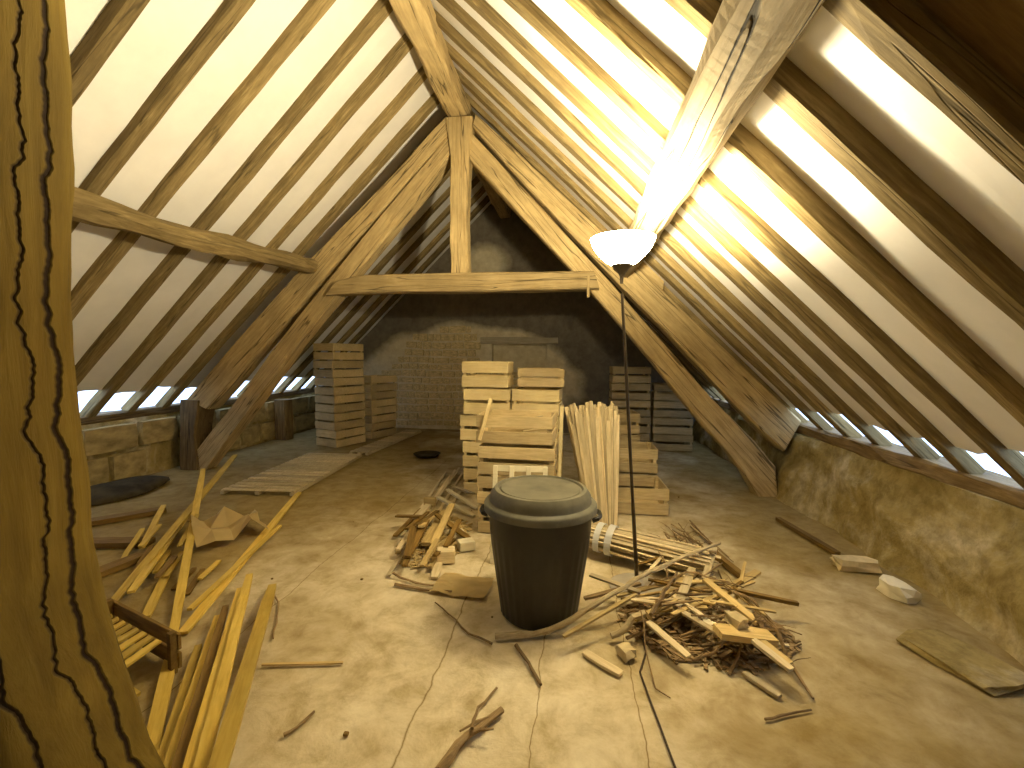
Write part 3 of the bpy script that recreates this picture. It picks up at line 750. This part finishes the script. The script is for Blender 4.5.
def where_(a, b):
    x, y = (a[0]+b[0])/2, (a[1]+b[1])/2
    h = 'left' if x < 655 else ('middle' if x < 705 else 'right'); v = 'back' if y < 605 else ('front' if y > 650 else '')
    return (v+' '+h).strip()
def L_(a, b, w, t=.012, m=M_LATH, lab=None, **k):
    kind = {'lath_wood': 'tan', 'grey_lath_wood': 'pale', 'dark_plank_wood': 'dark', 'bark': 'brown'}[m.name]
    return lath(a, b, w, t, m, lab or f'{"wide" if w > .028 else "narrow"} {kind} lath in the {where_(a, b)} part of the stick heap beside the bin', HEAP if not lab else None, **k)
def B_(a, b, r0, r1, tw=1): return branch([a, b], r0, r1, M_BARK, f'{"thicker" if r0 > .009 else "thin"} bare stick in the {where_(a, b)} part of the stick heap beside the bin', HEAP, twigs=tw)
rnd.seed(21)
def litter(name, cx, cy, rx, ry, n, mats, label, hmax=.05):
    bm = bmesh.new(); O = Vector((cx, cy, 0))
    for i in range(n):
        an = rnd.uniform(0, 2*pi); q = math.sqrt(rnd.random()); x, y = cx+cos(an)*rx*q, cy+sin(an)*ry*q; L = rnd.uniform(.03, .12); a = rnd.uniform(0, pi); w_ = rnd.uniform(.006, .022)
        z = .006+rnd.random()*hmax*(1-q*q); m_ = Matrix.Translation((x-cx, y-cy, z)) @ Matrix.Rotation(a, 4, 'Z') @ Matrix.Rotation(rnd.uniform(-.15, .15), 4, 'Y')
        bmesh.ops.create_cube(bm, size=1, matrix=m_ @ Matrix.Diagonal((L, w_, .006, 1)))
    o = put(name, mesh_of(name, bm, mats), None, Matrix.Translation(O)); tag(o, label, 'wood litter', None, 'stuff'); return o
hc = survey(706, 630)
litter('wood_litter', hc.x, hc.y, .44, .32, 600, M_BARK, 'brown litter of bark and chips under the stick heap')
random_sticks = []
for i in range(70):                                  # the low tangle underneath
    cx, cy = max(655, min(765, rnd.gauss(700, 38))), max(585, min(655, rnd.gauss(622, 19)))
    cy += (cx-690)*.28; an = rnd.choice((rnd.gauss(.5, .4), rnd.gauss(-.5, .35), rnd.gauss(.1, .4))); l = rnd.uniform(16, 40)
    a, b = (cx-cos(an)*l, cy-sin(an)*l*.7), (cx+cos(an)*l, cy+sin(an)*l*.7)
    if i % 2: B_(a, b, rnd.uniform(.005, .010), .004)
    else: L_(a, b, rnd.uniform(.016, .034), .010, rnd.choice((M_LATH, M_GREY, M_DKWD)))
L_((584, 655), (621, 677), .045, .014, M_GREY, 'flat pale lath sticking out lowest in front of the heap')
L_((563, 654), (635, 624), .022)
branch([(611, 643), (644, 640)], .018, .017, M_PALEBARK, 'short round pale stick end at the left of the heap', name='branch', cat='branch')
L_((716, 664), (772, 662), .10, .03, M_LATH, 'thick flat board end lying at the lower right of the heap', name='board', cat='board')
L_((647, 645), (688, 674), .04, .012, M_GREY); L_((674, 630), (720, 662), .035, .012, M_GREY, 'pale lath pointing down to the right across the heap')
L_((692, 588), (676, 632), .05, .012, M_GREY, 'broad pale lath lying crosswise on the heap')
L_((704, 600), (714, 566), .04, .012, M_GREY); B_((650, 645), (676, 597), .011, .009, 0)
L_((719, 616), (757, 594), .05, .018, M_LATH, 'stout lath sticking out at the right of the heap')
L_((735, 617), (797, 621), .03, .02, M_DKWD, 'long dark stick pointing right from the heap onto bare floor')
L_((704, 604), (757, 646), .045, .018, M_LATH); L_((713, 556), (747, 585), .045, .04, M_DKWD, 'dark square batten at the far edge of the heap', name='batten', cat='batten')
branch([(755, 642), (785, 668), (814, 701)], .014, .006, M_BARK, 'dry twiggy branch reaching the lower right end of the heap', twigs=7)
L_((752, 670), (790, 696), .04, .015, M_GREY); L_((744, 676), (780, 700), .035, .015, M_GREY)
L_((750, 660), (790, 690), .03, .012, M_LATH)
branch([(690, 645), (740, 648), (800, 642)], .005, .003, M_BARK, 'very thin twig reaching right across bare floor from the heap', twigs=2)
L_((584, 609), (640, 603), .03, .014, M_BARK); L_((590, 596), (640, 611), .04, .012, M_GREY)
branch([(495, 641), (560, 637), (626, 618), (680, 588), (719, 571)], .017, .011, M_PALEBARK, 'long curved branch running from in front of the bin up across the heap', twigs=0, stiff=True)
for i in range(16): # dry twigs behind
    x = 668+rnd.uniform(-10, 26); y = 530+rnd.uniform(-6, 10); branch([(x, y), (x+rnd.uniform(12, 42), y+rnd.uniform(18, 40))], .006, .003, M_BARK, 'fine dry twig in the tuft behind the heap', 'dry twigs behind the heap', name='twig', cat='twig', twigs=1)
def rock(x, y, s, mat, label, name='stone', cat='stone', group=None, px=True, z=None):
    p = survey(x, y) if px else Vector((x, y, 0)); h = hq(p.x, p.y)
    o = put(name, mesh_of(name, stone_bm(*s, rnd.random()*30, .22), mat, False), None, Matrix.Translation((p.x, p.y, s[2]*.44+h+.004)) @ Matrix.Rotation(rnd.uniform(0, 3), 4, 'Z'))
    return tag(o, label, cat, group)
rock(712, 634, (.13, .09, .05), M_WHITE, 'pale chunk of plaster lying on the middle of the heap', 'plaster_chunk', 'rubble')
rock(735, 655, (.10, .07, .05), M_STONE, 'grey lump of rubble in lower right of heap', 'plaster_chunk', 'rubble')
rock(626, 657, (.09, .07, .05), M_STONE, 'small stone at the front edge of the heap below the log', 'stone', 'stone')

# ------------------------------------------------------------------ scrap to the left of the bin
SC = 'scrap laths left of the bin'
o = lath((388, 578), (413, 540), .03, .014, M_GREY, 'long grey lath at the outer left edge of the scrap beside the bin')
for i in range(7):
    x = 428+i*4.5; lath((x-22+rnd.uniform(-6, 2), 548-rnd.uniform(0, 14)), (x+18, 482-rnd.uniform(0, 12)), .028, .012, M_GREY, 'long grey lath running away beside the front crates', 'long laths beside the front crates')
lath((398, 560), (430, 512), .045, .014, M_GREY, 'pale lath nearest the outer edge of the scrap left of the bin')
lath((426, 552), (447, 518), .10, .028, M_LATH, 'thick short board lying in the scrap left of the bin', None, 'board', 'board')
lath((410, 556), (426, 528), .05, .02, M_GREY, 'stubby plank offcut between the thick board and the outer lath', None, 'offcut', 'offcut')
lath((438, 506), (474, 518), .05, .018, M_PALE, 'pale white-topped lath across the scrap, nearest the lid', None)
lath((447, 497), (477, 510), .045, .018, M_PALE, 'pale lath across the scrap, second from the lid')
lath((452, 491), (474, 499), .04, .016, M_GREY, 'short pale lath touching the front crates at left')
def block(x, y, s, rz, label, mat=M_LATH):
    p = survey(x, y); h = hq(p.x, p.y); o = put('wood_block', mesh_of('wood_block', box_bm(*s, .004), mat), None, Matrix.Translation((p.x, p.y, h+s[2]/2+.008)) @ Matrix.Rotation(rz, 4, 'Z')); return tag(o, label, 'block')
block(430, 515, (.11, .05, .08), -.1, 'square orange block end at the back of scrap left of bin')
block(457, 540, (.11, .09, .07), .5, 'pale wooden block left of the bin, the farther of two', M_PALE)
block(466, 550, (.12, .09, .07), .5, 'pale wooden block closest to the left side of the bin', M_PALE)
block(446, 562, (.13, .10, .09), .3, 'squat wooden block in front of the scrap left of the bin', M_GREY)
for i in range(16):
    x = 405+rnd.uniform(0, 50); y = 536+rnd.uniform(-20, 32); an = rnd.choice((rnd.gauss(-1.0, .15), rnd.gauss(-1.0, .2), rnd.gauss(.3, .15))); l = rnd.uniform(12, 20)
    lath((x-cos(an)*l, y-sin(an)*l), (x+cos(an)*l, y+sin(an)*l), rnd.uniform(.03, .06), .016, rnd.choice((M_LATH, M_GREY, M_DKWD)), 'short offcut lying among the scrap left of the bin', SC, 'offcut', 'offcut')
litter('wood_litter', survey(436, 540).x, survey(436, 540).y, .26, .50, 420, M_LATH, 'litter of small chips under the scrap left of the bin', .03)
# sheet of cardboard
def sheet(name, cx, cy, sx, sy, rz, mat, label, cat, amp=.02, z=.01, nx=12, up_=0, seed=0):
    bm = grid_surface(name, lambda u, v: ((u-.5)*sx*(1+.08*noise.noise(Vector((v*3, seed, 1)))), (v-.5)*sy*(1+.1*noise.noise(Vector((u*3, seed, 2)))), amp*(.5+noise.noise(Vector((u*3.3+seed, v*3.3, seed))))+up_*(abs(u-.5)+abs(v-.5))), nx, nx, None)
    mn = min(v.co.z for v in bm.verts)
    for v in bm.verts: v.co.z -= mn
    bmesh.ops.solidify(bm, geom=bm.faces[:], thickness=.004)
    o = put(name, mesh_of(name, bm, mat), None, Matrix.Translation((cx, cy, z)) @ Matrix.Rotation(rz, 4, 'Z')); return tag(o, label, cat)
p = survey(463, 588); sheet('cardboard_sheet', p.x, p.y, .36, .26, -.1, M_PAPER, 'flat torn cardboard sheet on the floor at left of the bin', 'cardboard', .02)
branch([(393, 578), (420, 586), (443, 588)], .008, .006, M_BARK, 'thin stick on the floor, upper of the pair left of the bin', name='stick', cat='stick')
branch([(395, 587), (425, 592), (452, 594)], .011, .008, M_BARK, 'thicker stick on the floor, lower of the pair left of the bin', name='stick', cat='stick')
branch([(492, 646), (470, 636), (436, 604)], .006, .004, M_BARK, 'thin dark twig bent around the left foot of the bin', name='twig', cat='twig')

# ------------------------------------------------------------------ twigs on the open floor
branch([(438, 780), (462, 745), (482, 730), (503, 714)], .020, .013, M_BARK, 'knobbly dark stick on the floor at bottom centre', name='stick', cat='stick', twigs=2)
branch([(472, 742), (478, 712), (497, 690)], .007, .005, M_BARK, 'thin forked twig beside the knobbly stick at bottom centre', name='twig', cat='twig')
branch([(516, 648), (530, 668), (541, 687)], .010, .007, M_BARK, 'short dark stick on the floor below the bin', name='stick', cat='stick')
lath((262, 667), (343, 665), .014, .008, M_LATH, 'thin straight lath lying level on the floor right of the slat bundle')
branch([(284, 738), (298, 730), (314, 714)], .007, .005, M_BARK, 'small dark twig on the floor near bottom left', name='twig', cat='twig')
branch([(268, 590), (279, 603), (274, 640)], .005, .004, M_BARK, 'bent thin twig at the top end of the slat bundle', name='twig', cat='twig')
branch([(640, 640), (655, 690), (670, 700)], .004, .003, M_BARK, 'fine twig on the floor beside the lamp cord', name='twig', cat='twig')
branch([(765, 722), (790, 716), (812, 712)], .006, .004, M_BARK, 'faint thin stick on the floor at lower right of the heap', name='stick', cat='stick')

# ------------------------------------------------------------------ foreground pile on the left
g1 = 'long slats fanned at bottom left'
for (a, b, w_, m_, lab) in [
    ((127, 860), (173, 652), .055, M_YLATH, 'broad yellow slat, leftmost of the parallel bundle at bottom left'),
    ((137, 860), (199, 650), .034, M_YLATH, 'narrow slat second from left in the bottom-left bundle'),
    ((150, 860), (218, 624), .036, M_YLATH, 'slat third from left in the bottom-left bundle'),
    ((164, 860), (226, 619), .036, M_DKWD, 'brown slat in the middle of the bottom-left bundle'),
    ((178, 860), (240, 605), .034, M_YLATH, 'pale-edged slat right of the brown one in the bundle'),
    ((193, 860), (250, 592), .045, M_YLATH, 'wide orange slat second from right in the bundle'),
    ((213, 860), (273, 590), .060, M_YLATH, 'widest pale slat, rightmost of the bottom-left bundle')]:
    lath(a, b, w_, .022, m_, lab)
# dark planks behind the post
for (a, b, w_, lab) in [((60, 531), (166, 512), .12, 'long dark plank behind the post, farthest of the three'), ((60, 548), (152, 545), .12, 'dark plank behind the post, middle of the three'), ((70, 588), (142, 560), .10, 'dark plank behind the post, nearest of the three')]:
    lath(a, b, w_, .04, M_DKWD, lab, None, 'plank', 'plank')
lath((142, 556), (164, 512), .045, .015, M_YLATH, 'short slat leaning back across the dark planks')
lath((146, 620), (170, 568), .05, .015, M_YLATH, 'short slat under the crossing slats near the post')
p = survey(221, 540)
sheet('cardboard_sheet', p.x+.02, p.y+.05, .50, .42, .9, M_PAPER, 'crumpled pale cardboard sheet behind the crossed slats at left', 'cardboard', .20, .012, 4, 0, 7.3)
for dx in range(-9, 10):
    for dy in range(-6, 7): HG[(int(math.floor((p.x+dx*.02)/HS)), int(math.floor((p.y+dy*.02)/HS)))] = .14
# broken crate with fanned slats
qa, qb = survey(113, 612, .12), survey(180, 648, .12); p = (qa+qb)/2; BA = atan2(qb.y-qa.y, qb.x-qa.x); BL = (qb-qa).length
def broken():
    r_ = empty('broken_crate', (p.x, p.y, 0), BA); tag(r_, 'broken brown crate end with splayed slats next to the post foot', 'crate')
    for y, z in ((.0, .06), (.0, .15)):
        o = put('end_board', mesh_of('end_board', box_bm(BL, .016, .075, .002), M_DKWD), r_); o.location = (0, y, z)
    for x in (-BL/2+.02, BL/2-.02): o = put('corner_post', mesh_of('corner_post', box_bm(.03, .03, .20, .002), M_DKWD), r_); o.location = (x, -.023, .104)
    for i in range(9):
        a = Vector((-.9*BL/2+i*.1*BL, -.04, .15)); b = a+Vector((-.16+i*.03+rnd.uniform(-.03, .03), -.30-rnd.uniform(0, .10), -.13+.010*i))
        put('slat', mesh_of('slat', splint_bm((b-a).length, .04, .010, i*3.3), M_YLATH), r_, frame(a, b))
broken()
for k_ in [(int(math.floor((p.x+(i-8)*.02)/HS)), int(math.floor((p.y-(i-8)*.013)/HS)+j)) for i in range(17) for j in range(-1, 2)]: HG[k_] = .2
for i in range(10):
    x, y = rnd.uniform(120, 200), rnd.uniform(545, 610); an = rnd.uniform(-1.2, -.8)
    lath((x, y), (x+30*cos(an), y+30*sin(an)), .035, .012, rnd.choice((M_YLATH, M_DKWD)), 'short splinter of wood under the crossed slats at left', 'splinters under the crossed slats', 'splinter', 'splinter')

for (a, b, w_, t_, lab) in [
    ((182, 636), (299, 494), .060, .015, 'long broad slat reaching right, lower of the crossing slats'),
    ((190, 616), (280, 530), .036, .014, 'narrower slat lying alongside the long broad one'),
    ((173, 640), (204, 495), .050, .015, 'upright-looking slat in the middle of the crossing slats'),
    ((131, 605), (193, 509), .050, .015, 'slat second from the post among the crossing slats'),
    ((92, 630), (236, 479), .055, .015, 'longest slat slanting from the post over all the others')]:
    lath(a, b, w_, t_, M_YLATH, lab)
lath((60, 655), (135, 700), .05, .015, M_YLATH, 'short slat poking out beside the foot of the post')

# ------------------------------------------------------------------ slatted panels lying by the left wall
def pallet(x0, y0, x1, y1, W_, n, label):
    a, b = Vector((x0, y0, 0)), Vector((x1, y1, 0)); d = (b-a); L = d.length; root = empty('slatted_pallet', a, atan2(d.y, d.x)); tag(root, label, 'pallet')
    for yy in (0.02, W_/2, W_-.02): o = put('batten', mesh_of('batten', box_bm(L, .045, .035, .003), M_OLDCR), root); o.location = (L/2, yy, .022)
    me = mesh_of('slat', box_bm(L/n*.62, W_, .012, .001), M_OLDCR)
    for i in range(n): o = put('slat', me, root); o.location = ((i+.5)*L/n, W_/2, .047); o.rotation_euler = (0, 0, rnd.uniform(-.02, .02))
pallet(-2.88, 4.30, -3.02, 6.15, .80, 17, 'slatted wooden pallet flat on the floor, the nearer of two at left')
pallet(-2.98, 6.25, -2.86, 8.3, .30, 17, 'slatted wooden pallet flat on the floor, the farther, reaching the gable')
p = survey(427, 457)
o = put('old_pan', mesh_of('old_pan', lathe_bm([(0, .01), (.15, .01), (.19, .05), (.20, .055), (.185, .05), (.15, .02), (0, .018)], 32), M_PAN_SHADE, True), None, Matrix.Translation((p.x, p.y, .0))); tag(o, 'small dark round pan alone on the floor toward the gable', 'pan')
p = Vector((-4.75, 4.1, 0))  # low dark mound added to stand for the shade by the left wall
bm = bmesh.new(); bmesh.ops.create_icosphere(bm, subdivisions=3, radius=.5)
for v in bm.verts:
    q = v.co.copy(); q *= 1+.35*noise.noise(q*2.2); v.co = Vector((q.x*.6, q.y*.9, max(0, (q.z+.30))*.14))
tag(put('shade_mound', mesh_of('shade_mound', bm, M_PAN_SHADE, True), None, Matrix.Translation((p.x, p.y, .004))), 'flattened dark sack modelled on the floor against the left wall', 'shade')

# ------------------------------------------------------------------ by the right wall
rock(2.06, 3.06, (.11, .20, .09), M_WHITE, 'pale broken brick at the foot of the right wall', 'broken_brick', 'brick', px=False)
rock(2.02, 3.42, (.12, .26, .09), M_STONE, 'brown flat stone just behind the pale brick', 'stone', 'stone', px=False)
o = put('stone_slab', mesh_of('stone_slab', stone_bm(.30, .42, .035, 5.5, .10), M_WALL), None, Matrix.Translation((1.93, 2.42, .022)) @ Matrix.Rotation(.35, 4, 'Z')); tag(o, 'broad flat stone slab on the floor at the lower right', 'stone')
lath((2.02, 3.62), (1.90, 4.35), .05, .03, M_DKWD, 'dark strip of wood along the foot of the right wall', None, 'wood_strip', 'strip', px=False)
for i in range(14):
    x, y = rnd.uniform(-2.2, 1.9), rnd.uniform(1.2, 6.5)
    if hq(x, y) > 0: continue
    s = rnd.uniform(.008, .022)
    o = put('pebble', mesh_of('pebble', stone_bm(s, s*.8, s*.6, i), M_DKWD), None, Matrix.Translation((x, y, s*.28+.002)))
    tag(o, 'tiny dark crumb of debris on the open floor', 'debris', 'crumbs on the open floor')
